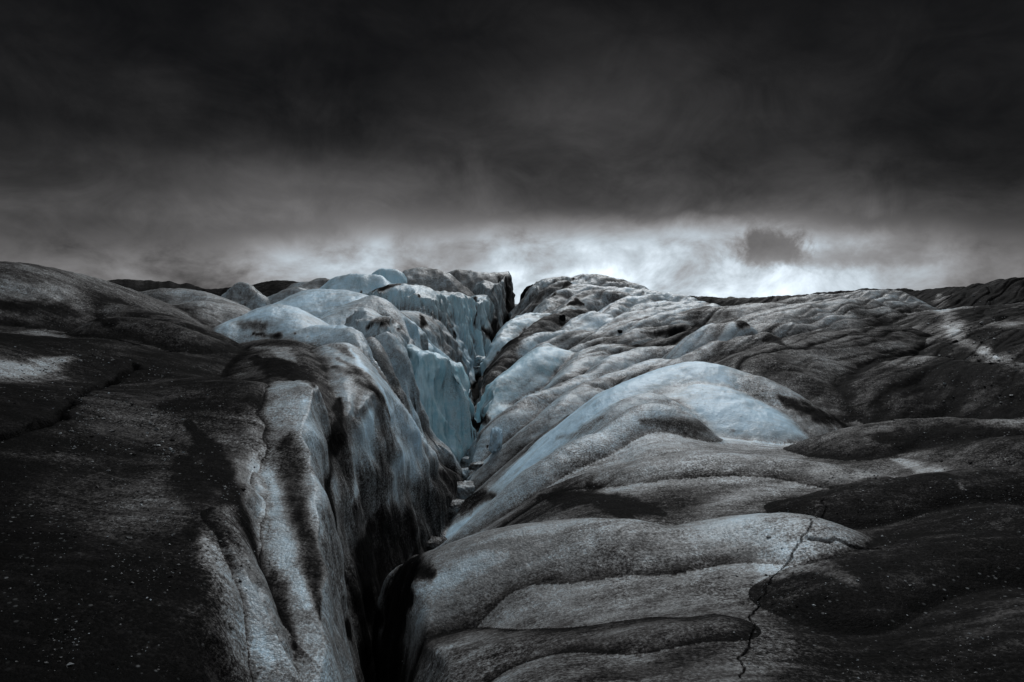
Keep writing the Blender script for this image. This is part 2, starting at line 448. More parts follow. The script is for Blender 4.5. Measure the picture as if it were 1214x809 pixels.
rid('far_right_flat', [(810, 351, 52), (850, 353, 52), (900, 353, 50), (960, 349, 47)], .012, .4, .8)

# ----------------------------------------------------------------------------------------------
# the height field
# ----------------------------------------------------------------------------------------------
FLOOR_PX = [(436, 809, 7.5), (456, 740, 8.8), (505, 660, 11.2), (540, 612, 13.4), (556, 545, 17.6), (560, 490, 22), (568, 445, 28),
            (590, 405, 37), (612, 376, 47)]
fl = np.array([P(*p) for p in FLOOR_PX])
fl[:, 2] -= np.interp(fl[:, 1], [7, 10, 18, 30, 47], [.75, .75, .75, .7, .3])
fl = np.vstack([[[-.1, .2, -2.2], [-.3, 2, -2.6], [-.8, 4.2, -3.0], [-1.2, 6, -3.1]], fl, [[.46, 60, -.6], [.7, 80, -2.5], [3, 300, -9]]])
for r in RID:
    r['p'] = np.array([P(*q) for q in r['px']])
    if r['sink']:
        r['p'][:2, 2] -= np.array([1, .45]) * r['sink']

left_pts, right_pts = [], []
for q in [(0, 400, 9.5), (0, 500, 6), (0, 650, 4), (0, 800, 3), (-200, 400, 9), (-250, 700, 3.6), (150, 402, 11), (150, 450, 9), (150, 550, 5.8), (150, 700, 3.75), (150, 809, 3.05),
          (270, 402, 12), (270, 450, 9.3), (262, 520, 6.8), (225, 600, 5), (210, 680, 4.1), (240, 800, 3.2), (330, 455, 8.8)]:
    left_pts.append(P(*q))
for r in RID:
    nb = len(r['p']) if r['nb'] is None else r['nb']
    for i in range(nb):
        q = r['p'][i].copy()
        q[2] -= r['off'] * (r['px'][i][2] if r['off'] < .2 else 1)
        (left_pts if r['side'] == 'L' else right_pts).append(q)
for q in [(900, 809, 3.1), (1214, 809, 3.1), (600, 809, 3.6), (1214, 720, 3.8), (1214, 600, 5.6), (1214, 520, 7.6), (1214, 400, 16), (1100, 400, 18), (1120, 370, 23),
          (700, 600, 6.9), (640, 610, 7.6), (800, 610, 6.6), (1400, 400, 15), (1400, 700, 4)]:
    right_pts.append(P(*q))
for x, y, z in fl:
    if 13 < y < 58: right_pts.append([x + .012 * y, y, z])
for az in (-85, -60, -45):
    for rr in (2, 6, 15, 40): left_pts.append([rr * math.sin(math.radians(az)), rr * math.cos(math.radians(az)), .1 + .03 * rr])
for az in (50, 65, 85):
    for rr in (2, 6, 15, 40): right_pts.append([rr * math.sin(math.radians(az)), rr * math.cos(math.radians(az)), .05 + .03 * rr])
for az in (-80, -50, -35, -20, -8): left_pts.append([120 * math.sin(math.radians(az)), 120 * math.cos(math.radians(az)), -3.0])
for az in (5, 15, 30, 50, 80): right_pts.append([120 * math.sin(math.radians(az)), 120 * math.cos(math.radians(az)), -3.0])
for x in (.3, 1.5, 3): right_pts.append([x, .6, -.1])
DIRT_PTS = []
for q_ in [(300, 452, 8.8), (325, 470, 8.3), (260, 470, 8.5), (200, 480, 8), (330, 440, 9.5), (290, 425, 10), (220, 430, 10), (250, 540, 6.2), (225, 570, 5.4)]:
    p_ = P(*q_); q_ = TPS.q(p_[0], p_[1]); DIRT_PTS.append((q_[0], q_[1], .98))
for p_ in left_pts[:18]:
    q_ = TPS.q(p_[0], p_[1]); DIRT_PTS.append((q_[0], q_[1], .97))
for r in RID:
    for p_ in r['p']:
        q_ = TPS.q(p_[0], p_[1]); DIRT_PTS.append((q_[0], q_[1], min(r['dirt'] + (.02 if r['side'] == 'R' else .08), 1)))
for px_, py_, Y_, d_ in [(700, 600, 7, .85), (640, 600, 8, .85), (780, 600, 7, .8), (600, 700, 5, .5), (700, 690, 5, .45), (800, 680, 5, .48), (560, 740, 5, .5), (700, 790, 3.8, .8),
                         (900, 660, 4.8, .5), (940, 640, 5, .5), (850, 760, 3.7, .8), (1000, 700, 4.2, .88), (1200, 800, 3.1, .92), (1000, 809, 3.1, .9), (1200, 600, 5.5, .92), (1100, 640, 5, .9),
                         (1200, 500, 8, .86), (1100, 470, 11, .78), (1000, 480, 11, .74), (1200, 400, 16, .9), (1150, 370, 22, .93), (1050, 420, 15, .74), (1060, 370, 24, .72), (860, 500, 10, .5),
                         (900, 520, 9, .6), (1000, 530, 8.5, .74), (1400, 600, 6, .97), (1500, 400, 20, .97), (-300, 600, 4, .97), (-300, 400, 10, .97), (850, 480, 12, .2), (900, 590, 6.6, .55)]:
    p_ = P(px_, py_, Y_); q_ = TPS.q(p_[0], p_[1]); DIRT_PTS.append((q_[0], q_[1], d_))
TL, TR = TPS(left_pts, .002), TPS(right_pts, .002)

Q = 1.0        # grid coarseness (1 = full)
a_in = np.radians(np.arange(-41, 41.001, .05 * Q))
a_l = np.radians(-41 - np.cumsum(np.linspace(.1, 2.2, 40)))[::-1]
a_r = np.radians(41 + np.cumsum(np.linspace(.1, 2.2, 40)))
AZ = np.concatenate([a_l, a_in, a_r])
AZ = AZ[(AZ > -1.6) & (AZ < 1.6)]
lr = np.concatenate([np.arange(math.log(.7), math.log(2.6), .012 * Q), np.arange(math.log(2.6), math.log(62), .0034 * Q),
                     np.linspace(math.log(62), math.log(4000), 40)])
RR = np.exp(lr)
X = (RR[:, None] * np.sin(AZ)[None]).astype(np.float64)
Y = (RR[:, None] * np.cos(AZ)[None]).astype(np.float64)
NR, NA = X.shape
DIST = np.hypot(X, Y).astype(np.float32)


def surface(X, Y):
    sh = X.shape
    D = np.hypot(X, Y).astype(np.float32)
    lD = np.log(D + 1)
    # small wander of the crests, in proportion to the distance
    wx = X + .004 * D * fbm(X / (.09 * 12), Y / (.09 * 12), 3, 5)
    wy = Y + .006 * D * fbm(X / 1.3, Y / 1.3, 3, 9)
    fc = np.interp(Y, fl[:, 1], fl[:, 0])
    fz = np.interp(Y, fl[:, 1], fl[:, 2])
    side = X - fc
    zl, zr = TL(X, Y), TR(X, Y)
    # left: plateau, then a steep fluted wall down to the floor of the crevasse
    flute = .16 * noise2(Y * .9, Y * 0 + 3.3, 21) + .10 * noise2(Y * 2.3, Y * 0 + 7.7, 22) + .05 * noise2(Y * 5.1, Y * 0 + 1.7, 23)
    wid = np.interp(Y, [0, 5, 9, 12, 18, 27, 31, 34, 50], [.8, .9, 1.15, 1.7, 1.8, 2.3, 1.8, 1.3, .7])
    t = np.clip((-side + flute * .8 - np.interp(Y, [0, 5, 9, 12, 50], [.42, .40, .35, .2, .4])) / wid, 0, 1)
    prof = 1 - (1 - t) ** 2.8
    conc = smooth(Y, 7.2, 8.8) * smooth(-Y, -25, -21)
    prof = prof * (1 - conc) + conc * smooth(t, .25, 1.0)
    zl = np.maximum(zl, fz + .1)
    left = fz + (zl - fz) * prof
    blend = smooth(side, -.03 * 1 - .004 * Y, .10 + .012 * Y)
    sc = np.maximum(side + np.interp(Y, [0, 12, 15, 47, 55, 80], [-.04, -.04, -.06, -.1, -.1, 2]) + .05 * noise2(Y * 1.7, X * 0 + 9.1, 3), 0)
    capr = fz + .05 + 4.6 * np.sqrt(sc) * np.interp(Y, [0, 9, 15, 30, 48, 60, 80], [1, .9, .75, .62, .8, .8, 9])
    capl = fz + 9.0 * np.maximum(-side - .10, 0)
    capn = fz + 5.0 * np.maximum(-side + np.interp(Y, [0, 9, 11.5, 14, 20], [.12, .12, .42, .30, .0]) + .08 * noise2(Y * 1.9, X * 0 + 2.1, 13), 0)
    right = np.maximum(smin(zr, capr, .5), fz)
    base = left * (1 - blend) + right * blend
    base = base + .0
    far = smooth(D, 75, 160)
    base = base * (1 - far) + far * (-4.0 - .002 * np.minimum(D, 4000) + .5 * noise2(X / 40, Y / 40, 4))
    top = base.copy()
    second = np.full(sh, -1e3)
    own = np.full(sh, -1, np.int16)
    qq = TPS.q(X, Y)
    num = np.zeros(sh); den = np.zeros(sh)
    for (px_, py_, d_) in DIRT_PTS:
        w_ = 1 / (((qq[..., 0] - px_) ** 2 + (qq[..., 1] - py_) ** 2) ** 2 + 2e-5)
        num += w_ * d_; den += w_
    dirt = (num / den).astype(np.float32)
    blue = np.zeros(sh, np.float32)
    for i, r in enumerate(RID):
        p = r['p']
        sp = spline(np.c_[p, np.array([q[2] for q in r['px']])], 3)
        zmin = -3.2
        reach = min((p[:, 2].max() - zmin) / r['s'], 4 + .12 * p[:, 1].max())
        m = (X > p[:, 0].min() - reach) & (X < p[:, 0].max() + reach) & (Y > p[:, 1].min() - reach) & (Y < p[:, 1].max() + reach)
        if not m.any(): continue
        h, ys = crest_height(wx[m], wy[m], sp, r['w'], r['s'], r['s_pos'])
        if r['side'] == 'L':
            if r['nb'] is None and 12 < p[:, 1].mean() < 25 and r['key'] != 'skyline_ridge': h = smin(h, left[m] + .35 + .018 * Y[m], .3)
            h = smin(h, np.where(Y[m] > 20, capl[m], capn[m]), .3)
        if r['side'] == 'R': h = smin(h, capr[m], .4)
        tt = top[m]
        k = r['k'] * ys
        o = np.maximum(k - np.abs(h - tt), 0) / k
        won = h > tt
        second[m] = np.maximum(second[m], np.minimum(h, tt))
        top[m] = np.maximum(h, tt) + o * o * k * .25
        f = smooth((h - tt) / ys, -.018, .028)
        dirt[m] = dirt[m] * (1 - f) + f * r['dirt']
        blue[m] = blue[m] * (1 - f) + f * r['blue']
        ow = own[m]; ow[won] = i; own[m] = ow
    for i, r in enumerate(MESA):
        p = r['p']
        A = np.c_[p[:, :2], np.ones(len(p))]
        co = np.linalg.lstsq(A, p[:, 2], rcond=None)[0]
        m = (X > p[:, 0].min() - 1.5) & (X < p[:, 0].max() + 1.5) & (Y > p[:, 1].min() - 1.5) & (Y < p[:, 1].max() + 1.5)
        x = wx[m] + .30 * fbm(X[m] * .9, Y[m] * .9, 4, 71 + i); y = wy[m] + .40 * fbm(X[m] * 1.0, Y[m] * 1.0, 4, 81 + i)
        d, sd, _ = polyline(x, y, np.vstack([p[:, :2], p[:1, :2]]))
        ins = np.zeros(x.shape, bool)
        for a, b in zip(p, np.roll(p, -1, 0)):
            cr = ((a[1] > y) != (b[1] > y)) & (x < (b[0] - a[0]) * (y - a[1]) / (b[1] - a[1] + 1e-9) + a[0])
            ins ^= cr
        d = np.where(ins, -d, d)
        e = np.maximum(d + r['r'], 0)
        h = co[0] * x + co[1] * y + co[2] - np.minimum(r['s'] * (np.sqrt(e * e + r['c'] ** 2) - r['c']), 9) * .75
        h = h + .22 * fbm(X[m] * .7, Y[m] * .5, 3, 61 + i) - .10 * ((x - p[:, 0].mean()) ** 2 + (y - p[:, 1].mean()) ** 2) / (.35 * r['Y'] / 9)
        if r['Y'] > 20: h = smin(h, capl[m], .2)
        tt = top[m]; k = .15
        o = np.maximum(k - np.abs(h - tt), 0) / k
        won = h > tt
        second[m] = np.maximum(second[m], np.minimum(h, tt))
        top[m] = np.maximum(h, tt) + o * o * k * .25
        f = smooth((h - tt), -.1, .2)
        dirt[m] = dirt[m] * (1 - f) + f * r['dirt']
        blue[m] = blue[m] * (1 - f) + f * r['blue']
        ow = own[m]; ow[won] = len(RID) + i; own[m] = ow
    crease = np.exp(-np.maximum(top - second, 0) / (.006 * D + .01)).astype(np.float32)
    return top, own, dirt, blue, crease, side, fz


Z, OWN, DIRT_SHADE, BLUE, CREASE, SIDE, FZ = surface(X, Y)
Z += np.where(SIDE < -1.2, .09, .0) * smooth(-SIDE, 1.2, 2.2) * fbm(X / 2.0, Y / 2.6, 2, 131) * smooth(-DIST, -16, -11)
# relief of the ice skin: hollows and swells, then melt ripples along the flow
near = np.clip(DIST / 12, .25, 3).astype(np.float32)
Z += .022 * near * fbm(X / 1.3, Y / 1.3, 3, 31)
flow = X * .84 + Y * .54
cross = -X * .54 + Y * .84
Z += np.where(SIDE > 0, 1, .4) * .014 * near * fbm(flow * .35 , cross * 2.0, 3, 41)
RUN = np.clip(1 - np.abs(noise2(flow * .13 + 3, cross * 1.25 + .5 * noise2(X * .7, Y * .7, 91), 92)) * 3.2, 0, 1) ** 2 * (SIDE > .3)
RUN2 = np.clip(1 - np.abs(noise2(flow * .2 + 9, cross * 2.7 + .4 * noise2(X * .9, Y * .9, 93), 94)) * 3.0, 0, 1) ** 2 * (SIDE > .3) * smooth(DIST, 13, 18)
RUN = RUN * smooth(noise2(flow * .3, cross * .5, 95), -.25, .25)
RUN = RUN * (.4 + .6 * smooth(DIST, 11, 16))
Z -= .040 * near * RUN + .016 * near * RUN2
RUN = np.clip(RUN + .6 * RUN2, 0, 1)
Z += .010 * fbm(X * 5, Y * 5, 3, 51) * np.clip(near, 0, 1.2)


def bilinear(F, x, y):
    fi = np.interp(np.log(np.hypot(x, y)), lr, np.arange(NR))
    fj = np.interp(np.arctan2(x, y), AZ, np.arange(NA))
    i, j = int(min(fi, NR - 2)), int(min(fj, NA - 2))
    a, b = fi - i, fj - j
    return F[i, j] * (1 - a) * (1 - b) + F[i + 1, j] * a * (1 - b) + F[i, j + 1] * (1 - a) * b + F[i + 1, j + 1] * a * b


def hit(px, py):
    """the point of the ice seen at a picture position"""
    u, v = (px - 607.0) / FPX, (404.5 - py) / FPX
    dz = (v * CT - ST) / (CT + v * ST)
    dx = u / (CT + v * ST)
    az = math.atan(dx)
    fj = np.interp(az, AZ, np.arange(NA)); j = int(min(fj, NA - 2)); b = fj - j
    zc = Z[:, j] * (1 - b) + Z[:, j + 1] * b
    yc = RR * math.cos(az)
    under = EYE + dz * yc <= zc
    k = int(np.argmax(under)) if under.any() else NR - 41
    y = yc[k]
    return np.array([dx * y, y, zc[k]])

# ----------------------------------------------------------------------------------------------
# ash, clean ice and painted dark recesses: streaks where they lie on the surface (picture polyline, half width in px, change)
# ----------------------------------------------------------------------------------------------
STROKES = []


def stroke(pts, w, amt):
    q = []
    for px, py in pts:
        p = hit(px, py)
        e = 0.25 if len(pts) > 2 and (px, py) in (pts[0], pts[-1]) else 1.0
        q.append([p[0], p[1], p[2], w * e * p[1] / FPX])
    q = np.array(q)
    jump = [True] + [abs(b[1] - a[1]) < .16 * a[1] for a, b in zip(q[:-1], q[1:])]
    if len(q) == 1: q = np.vstack([q, q + [.02, 0, 0, 0]])
    R = q[:, 3].max() * 2.6
    m = (X > q[:, 0].min() - R) & (X < q[:, 0].max() + R) & (Y > q[:, 1].min() - R * 2.5) & (Y < q[:, 1].max() + R * 2.5)
    if not m.any(): return
    x, y, z = X[m], Y[m], Z[m]
    best = np.full(x.shape, 1e9); ww = np.zeros(x.shape)
    for a, b, ok in zip(q[:-1], q[1:], (jump + [True])[1:]):
        if not ok: continue
        e = b[:3] - a[:3]
        t = np.clip(((x - a[0]) * e[0] + (y - a[1]) * e[1] + (z - a[2]) * e[2]) / (e @ e + 1e-9), 0, 1)
        # along the line of sight a patch is seen foreshortened, so it is long on the ground
        d2 = (x - a[0] - t * e[0]) ** 2 + ((y - a[1] - t * e[1]) * .55) ** 2 + (z - a[2] - t * e[2]) ** 2
        k = d2 < best
        best = np.where(k, d2, best); ww = np.where(k, a[3] + t * (b[3] - a[3]), ww)
    d = np.sqrt(best) / np.maximum(ww, 1e-3)
    # ragged outline, drawn out downslope
    d = d + .55 * fbm(x / .55, (y * .5 + z * .5) / .9, 4, 77, .6) + .35 * fbm(x / .12, (y + z) / .5, 3, 78)
    DIRT_SHADE[m] += (amt * smooth(-d, -1.9, -.2)).astype(np.float32)

# dark ash on the left wall and plateau, with shaded recesses painted in
stroke([(296, 432), (325, 458), (338, 520), (350, 590), (366, 660), (380, 735)], 11, .42)
stroke([(222, 500), (250, 535), (275, 590), (298, 640), (328, 700), (350, 770)], 11, .4)
stroke([(402, 475), (396, 530), (390, 580), (398, 640)], 13, .55)
stroke([(442, 630), (434, 665), (428, 710), (420, 770)], 18, .6)  # from here down the near recess: its shade painted in with the ash
stroke([(450, 660), (480, 680), (470, 720)], 22, .5)
stroke([(400, 805), (430, 790), (450, 750)], 30, .6)
stroke([(405, 740), (430, 740), (455, 735)], 25, .5)
stroke([(436, 388), (455, 384), (474, 390)], 7, .7)  # paints the shade of the recess under the shoulder
stroke([(400, 425), (425, 440), (445, 465), (462, 500)], 6, .35)
stroke([(428, 347), (455, 342), (490, 338)], 5, .8)
stroke([(300, 398), (330, 400), (350, 397)], 4, .6)
stroke([(285, 385), (310, 388)], 6, .4)
stroke([(497, 350), (502, 380), (500, 402)], 4, .7)
stroke([(536, 370), (538, 400), (540, 420)], 3, .6)
stroke([(563, 355), (564, 390)], 2, .6)
stroke([(572, 395), (580, 402), (588, 398)], 6, .7)  # paints the dark opening at the pillar's foot
stroke([(579, 378), (581, 386)], 4, .5)
stroke([(530, 338), (560, 345), (575, 350)], 4, .3)
stroke([(600, 340), (602, 380)], 2, .5)
stroke([(552, 500), (560, 470), (565, 500), (560, 530)], 9, .7)
stroke([(572, 470), (575, 500), (578, 530)], 6, .8)
stroke([(540, 600), (560, 590), (585, 590)], 14, .5)
stroke([(365, 400), (400, 410), (420, 425)], 7, .3)
stroke([(430, 690), (470, 690), (512, 682)], 25, .6)  # near recess again, its shade painted over the ash
stroke([(415, 745), (460, 735), (490, 712)], 30, .6)
stroke([(300, 425), (345, 440), (372, 458)], 15, .45)
stroke([(395, 435), (430, 448), (455, 480)], 11, .35)
stroke([(-20, 362), (60, 368), (135, 384)], 14, .3)
stroke([(925, 472), (965, 490), (1000, 503), (1030, 508)], 16, .5)
stroke([(200, 480), (270, 492), (315, 475)], 34, .16)
stroke([(215, 545), (235, 585), (228, 640)], 22, .18)
# paler ice showing through the ash on the left
stroke([(-20, 480), (20, 440), (75, 425)], 30, -.42)
stroke([(-20, 400), (40, 395), (75, 400)], 14, -.3)
stroke([(300, 412), (330, 415), (350, 430)], 10, -.25)
stroke([(360, 470), (366, 520), (372, 580), (380, 650)], 15, -.22)
stroke([(300, 540), (318, 590), (340, 650), (365, 720)], 16, -.2)
stroke([(240, 640), (270, 690), (300, 740), (320, 790)], 22, -.22)
stroke([(440, 490), (428, 540), (415, 600)], 17, -.35)
stroke([(470, 530), (482, 580), (495, 630)], 24, -.35)
stroke([(415, 415), (440, 450), (465, 500)], 8, -.3)
# right: ash in the hollow and on the slope, and a dark hole painted in
stroke([(640, 590), (690, 590), (740, 600), (785, 610)], 22, .55)
stroke([(760, 500), (820, 505), (870, 512)], 8, .35)
stroke([(760, 395), (800, 395), (830, 385)], 7, .5)
stroke([(905, 405), (915, 400), (930, 410)], 6, .5)
stroke([(878, 385), (884, 384)], 5, .6)
stroke([(590, 420), (605, 405), (622, 392)], 7, .5)
stroke([(575, 400), (582, 390)], 5, .5)
stroke([(672, 362), (684, 359), (692, 361)], 4, .8)  # paints the dark of a hole
stroke([(655, 352), (670, 340), (680, 332)], 4, .8)
stroke([(1040, 520), (1120, 520), (1214, 515)], 25, .25)
stroke([(660, 520), (690, 510), (715, 495)], 10, .25)
# right: gravelly pale trail over the dark crest, frost patches
stroke([(1112, 349), (1115, 355), (1117, 361), (1120, 368), (1123, 375), (1126, 383), (1129, 391), (1135, 400), (1147, 408), (1162, 416), (1180, 425)], 8, -.33)
stroke([(1180, 425), (1214, 435)], 12, -.25)
stroke([(1060, 430), (1090, 424)], 10, -.2)
stroke([(1060, 545), (1105, 560), (1140, 580)], 12, -.25)
stroke([(900, 690), (950, 670), (1010, 690)], 22, -.22)
stroke([(1195, 385)], 14, -.2)
stroke([(850, 650), (900, 640)], 40, -.15)
stroke([(470, 720), (520, 690), (600, 660)], 18, -.15)
DIRT_SHADE += .38 * CREASE * np.where(OWN >= 0, 1, 0)
DIRT_SHADE += np.where(SIDE > 0, .09, .15) * fbm(X / 1.6, Y / 2.4, 4, 61) + .10 * fbm(flow * .3, cross * 2.2, 4, 66) + .30 * RUN
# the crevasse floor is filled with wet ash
DIRT_SHADE = np.maximum(DIRT_SHADE, .98 * smooth(-(Z - FZ), -.55, -.1) * smooth(-np.abs(SIDE), -1.6 , -.5) * (DIST < 60))
# foot of the near left wall: ash, with the crevasse's shade painted in
DIRT_SHADE = np.maximum(DIRT_SHADE, .88 * smooth(-Z + .25 * fbm(X * 2, Y * 2, 3, 44), .9, 1.5) * smooth(Y, 6.9, 7.6) * smooth(-Y, -11.2, -10.2) * smooth(SIDE, -1.0, -.7) * smooth(-SIDE, -.12, 0))
DIRT_SHADE = np.clip(DIRT_SHADE, 0, 1).astype(np.float32)
BLUE = np.clip(BLUE + .25 * smooth(-np.abs(SIDE), -3.2, -.8) * smooth(DIST, 12, 16) * smooth(-DIST, -48, -38) * smooth(-DIRT_SHADE, -.5, -.1), 0, 1).astype(np.float32)

# cracks: thin grooves
def groove(pts, wpx, depth):
    q = np.array([hit(*p) for p in pts])
    q = spline(np.c_[q, np.array([wpx * p[1] / FPX for p in q])], 4)
    x0, x1, y0, y1 = q[:, 0].min() - .6, q[:, 0].max() + .6, q[:, 1].min() - .6, q[:, 1].max() + .6
    m = (X > x0) & (X < x1) & (Y > y0) & (Y < y1)
    jx, jy = X[m] + .05 * fbm(X[m] * 4, Y[m] * 4, 3, 5), Y[m] + .05 * fbm(X[m] * 4, Y[m] * 4, 3, 6)
    d, sd, (zs, ww) = polyline(jx, jy, q)
    Z[m] -= depth * np.exp(-(d / ww) ** 2)
    DIRT_SHADE[m] = np.clip(DIRT_SHADE[m] + .25 * np.exp(-(d / (ww * 1.5)) ** 2), 0, 1)

groove([(-20, 522), (30, 510), (70, 490), (110, 460), (160, 432)], 5, .12)
groove([(130, 402), (165, 410), (205, 418)], 3, .06)
groove([(978, 592), (962, 630), (930, 665), (900, 720), (880, 800)], .75, .018)
groove([(965, 640), (1040, 650)], 2, .04)

# ----------------------------------------------------------------------------------------------
# materials
# ----------------------------------------------------------------------------------------------
def ice_material(name='glacier_ice'):
    m = bpy.data.materials.new(name)
    m.use_nodes = True
    t = m.node_tree
    t.nodes.clear()
    N = NX(t)
    out = N.n('ShaderNodeOutputMaterial')
    b = N.n('ShaderNodeBsdfPrincipled')
    t.links.new(b.outputs[0], out.inputs[0])
    geo = N.n('ShaderNodeNewGeometry')
    p = geo.outputs['Position']
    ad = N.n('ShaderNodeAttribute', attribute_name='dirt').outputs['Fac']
    ab = N.n('ShaderNodeAttribute', attribute_name='blue').outputs['Fac']
    grain = N.noise(p, 46.0, 2, .6)
    fine = N.noise(p, 120.0, 2, .6)
    mid = N.noise(p, 7.0, 5, .6)
    big = N.noise(p, 1.6, 5, .6, .6)
    nz = N.n('ShaderNodeSeparateXYZ'); t.links.new(geo.outputs['True Normal'], nz.inputs[0])
    steep = N.sstep(nz.outputs[2], .75, .45)
    wallst = N.noise(N.scale(p, (5.0, 5.0, .55)), 1.0, 6, .62, .5)
    flat = N.n('ShaderNodeMapping'); t.links.new(p, flat.inputs[0])
    flat.inputs['Rotation'].default_value = (0, 0, -.57); flat.inputs['Scale'].default_value = (1.0, 7.0, 2.0)
    flowst = N.noise(flat.outputs[0], 1.0, 6, .62, .7)
    streak = N.mixf(steep, flowst, wallst)
    patch = N.sstep(N.noise(p, .9, 4, .6, .5), .38, .62, .45, 1.15)
    coarse = N.noise(p, 19.0, 3, .6)
    g = N.add(N.mul(N.sub(grain, .5), .78), N.add(N.mul(N.sub(fine, .5), .45), N.mul(N.sub(coarse, .5), .45)))
    g = N.mul(g, patch)
    d = N.add(ad, N.mul(N.sub(mid, .5), .30))
    d = N.add(d, N.mul(N.sub(big, .5), .20))
    d = N.add(d, N.mul(N.sub(streak, .5), N.mixf(steep, .50, .7)))
    mask = N.mul(N.add(.25, N.mul(N.sstep(ad, .0, .35), .75)), N.sstep(ad, .7, 1.0, 1.0, .55))
    d = N.add(d, N.mul(g, mask))
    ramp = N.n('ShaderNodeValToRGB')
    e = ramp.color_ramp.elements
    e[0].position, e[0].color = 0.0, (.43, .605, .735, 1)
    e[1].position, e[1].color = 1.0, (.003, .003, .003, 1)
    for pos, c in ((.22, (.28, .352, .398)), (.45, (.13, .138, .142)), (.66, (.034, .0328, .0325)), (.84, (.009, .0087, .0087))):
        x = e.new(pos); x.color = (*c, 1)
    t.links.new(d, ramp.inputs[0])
    clean = N.sstep(d, .55, .1)
    bl = N.m('MULTIPLY', N.m('MULTIPLY', N.mul(ab, N.add(.45, N.mul(steep, .6))), N.add(.55, N.mul(big, .9))), clean, clamp=True)
    col = N.mix(bl, ramp.outputs[0], N.mix(N.sstep(N.add(N.mul(wallst, .6), N.mul(mid, .4)), .38, .62), (.22, .42, .50), (.42, .59, .65)))
    # pale ice crystals sparkling in the ash
    vor = N.n('ShaderNodeTexVoronoi', feature='F1')
    t.links.new(p, vor.inputs['Vector']); vor.inputs['Scale'].default_value = 24.0
    sepc = N.n('ShaderNodeSeparateColor'); t.links.new(vor.outputs['Color'], sepc.inputs[0])
    spot = N.mul(N.sstep(vor.outputs['Distance'], .34, .16), N.sstep(sepc.outputs[0], .80, .84))
    spot = N.mul(spot, N.sstep(nz.outputs[2], .5, .75))
    spot = N.mul(spot, N.sstep(N.noise(p, 1.1, 3, .6), .46, .66))
    col = N.mix(N.mul(spot, .5), col, (.20, .21, .215))
    t.links.new(col, b.inputs['Base Color'])
    rough = N.add(N.sstep(d, .2, .7, .42, .68), N.mul(N.sub(grain, .5), .5))
    t.links.new(N.m('MAXIMUM', rough, .2), b.inputs['Roughness'])
    t.links.new(N.sstep(d, .9, .25, .012, .32), b.inputs['Specular IOR Level'])
    h = N.add(N.mul(grain, .012), N.add(N.mul(fine, .004), N.mul(mid, .02)))
    h = N.add(h, N.mul(spot, .015))
    h = N.add(h, N.mul(N.mul(wallst, steep), .10))
    bump = N.n('ShaderNodeBump')
    bump.inputs['Strength'].default_value = .75
    bump.inputs['Distance'].default_value = 1.0
    t.links.new(h, bump.inputs['Height'])
    t.links.new(bump.outputs[0], b.inputs['Normal'])
    return m



ICE = ice_material()

# ----------------------------------------------------------------------------------------------
# meshes: the glacier is cut along the creases between its lobes
# ----------------------------------------------------------------------------------------------
V = np.stack([X, Y, Z], -1).astype(np.float32)
du = np.zeros_like(V); dv = np.zeros_like(V)
du[:, 1:-1] = V[:, 2:] - V[:, :-2]; du[:, 0] = V[:, 1] - V[:, 0]; du[:, -1] = V[:, -1] - V[:, -2]
dv[1:-1] = V[2:] - V[:-2]; dv[0] = V[1] - V[0]; dv[-1] = V[-1] - V[-2]
NRM = np.cross(du, dv)
NRM /= np.linalg.norm(NRM, axis=-1, keepdims=True) + 1e-12
NRM *= np.sign(NRM[..., 2:3] + 1e-9)

def normals():
    du[:, 1:-1] = V[:, 2:] - V[:, :-2]; dv[1:-1] = V[2:] - V[:-2]
    n = np.cross(du, dv)
    n /= np.linalg.norm(n, axis=-1, keepdims=True) + 1e-12
    return n * np.sign(np.median(n[..., 2]))


# the sheer faces are lumpy and scooped by meltwater
soft = NRM.copy()
for _ in range(6):
    soft[1:-1, 1:-1] = (soft[1:-1, 1:-1] * 2 + soft[:-2, 1:-1] + soft[2:, 1:-1] + soft[1:-1, :-2] + soft[1:-1, 2:]) / 6
soft /= np.linalg.norm(soft, axis=-1, keepdims=True)
sheer = smooth(-soft[..., 2], -.75, -.35)
along = X * .55 + Y * .85
amp = np.clip(.0085 * DIST, .03, .22) * sheer * (DIST < 60)
lump = fbm(along * .9 + Z * .25, Z * 1.0, 3, 201) + .5 * fbm(along * 2.6, Z * 1.6 + along * .4, 3, 202)
V += (soft * (amp * lump)[..., None]).astype(np.float32)
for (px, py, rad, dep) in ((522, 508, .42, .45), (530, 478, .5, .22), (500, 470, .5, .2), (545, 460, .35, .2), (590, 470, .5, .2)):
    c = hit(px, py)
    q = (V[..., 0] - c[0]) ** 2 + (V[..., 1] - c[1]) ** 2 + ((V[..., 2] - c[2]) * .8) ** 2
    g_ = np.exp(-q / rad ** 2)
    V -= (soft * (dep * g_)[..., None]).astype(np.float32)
    if dep > .4: DIRT_SHADE = np.clip(DIRT_SHADE + .35 * g_, 0, 1).astype(np.float32)  # the deepest hollow's shade is painted into the colour too
NRM = normals()

idx = np.arange(NR * NA).reshape(NR, NA)
QUADS = np.stack([idx[:-1, :-1], idx[:-1, 1:], idx[1:, 1:], idx[1:, :-1]], -1).reshape(-1, 4)


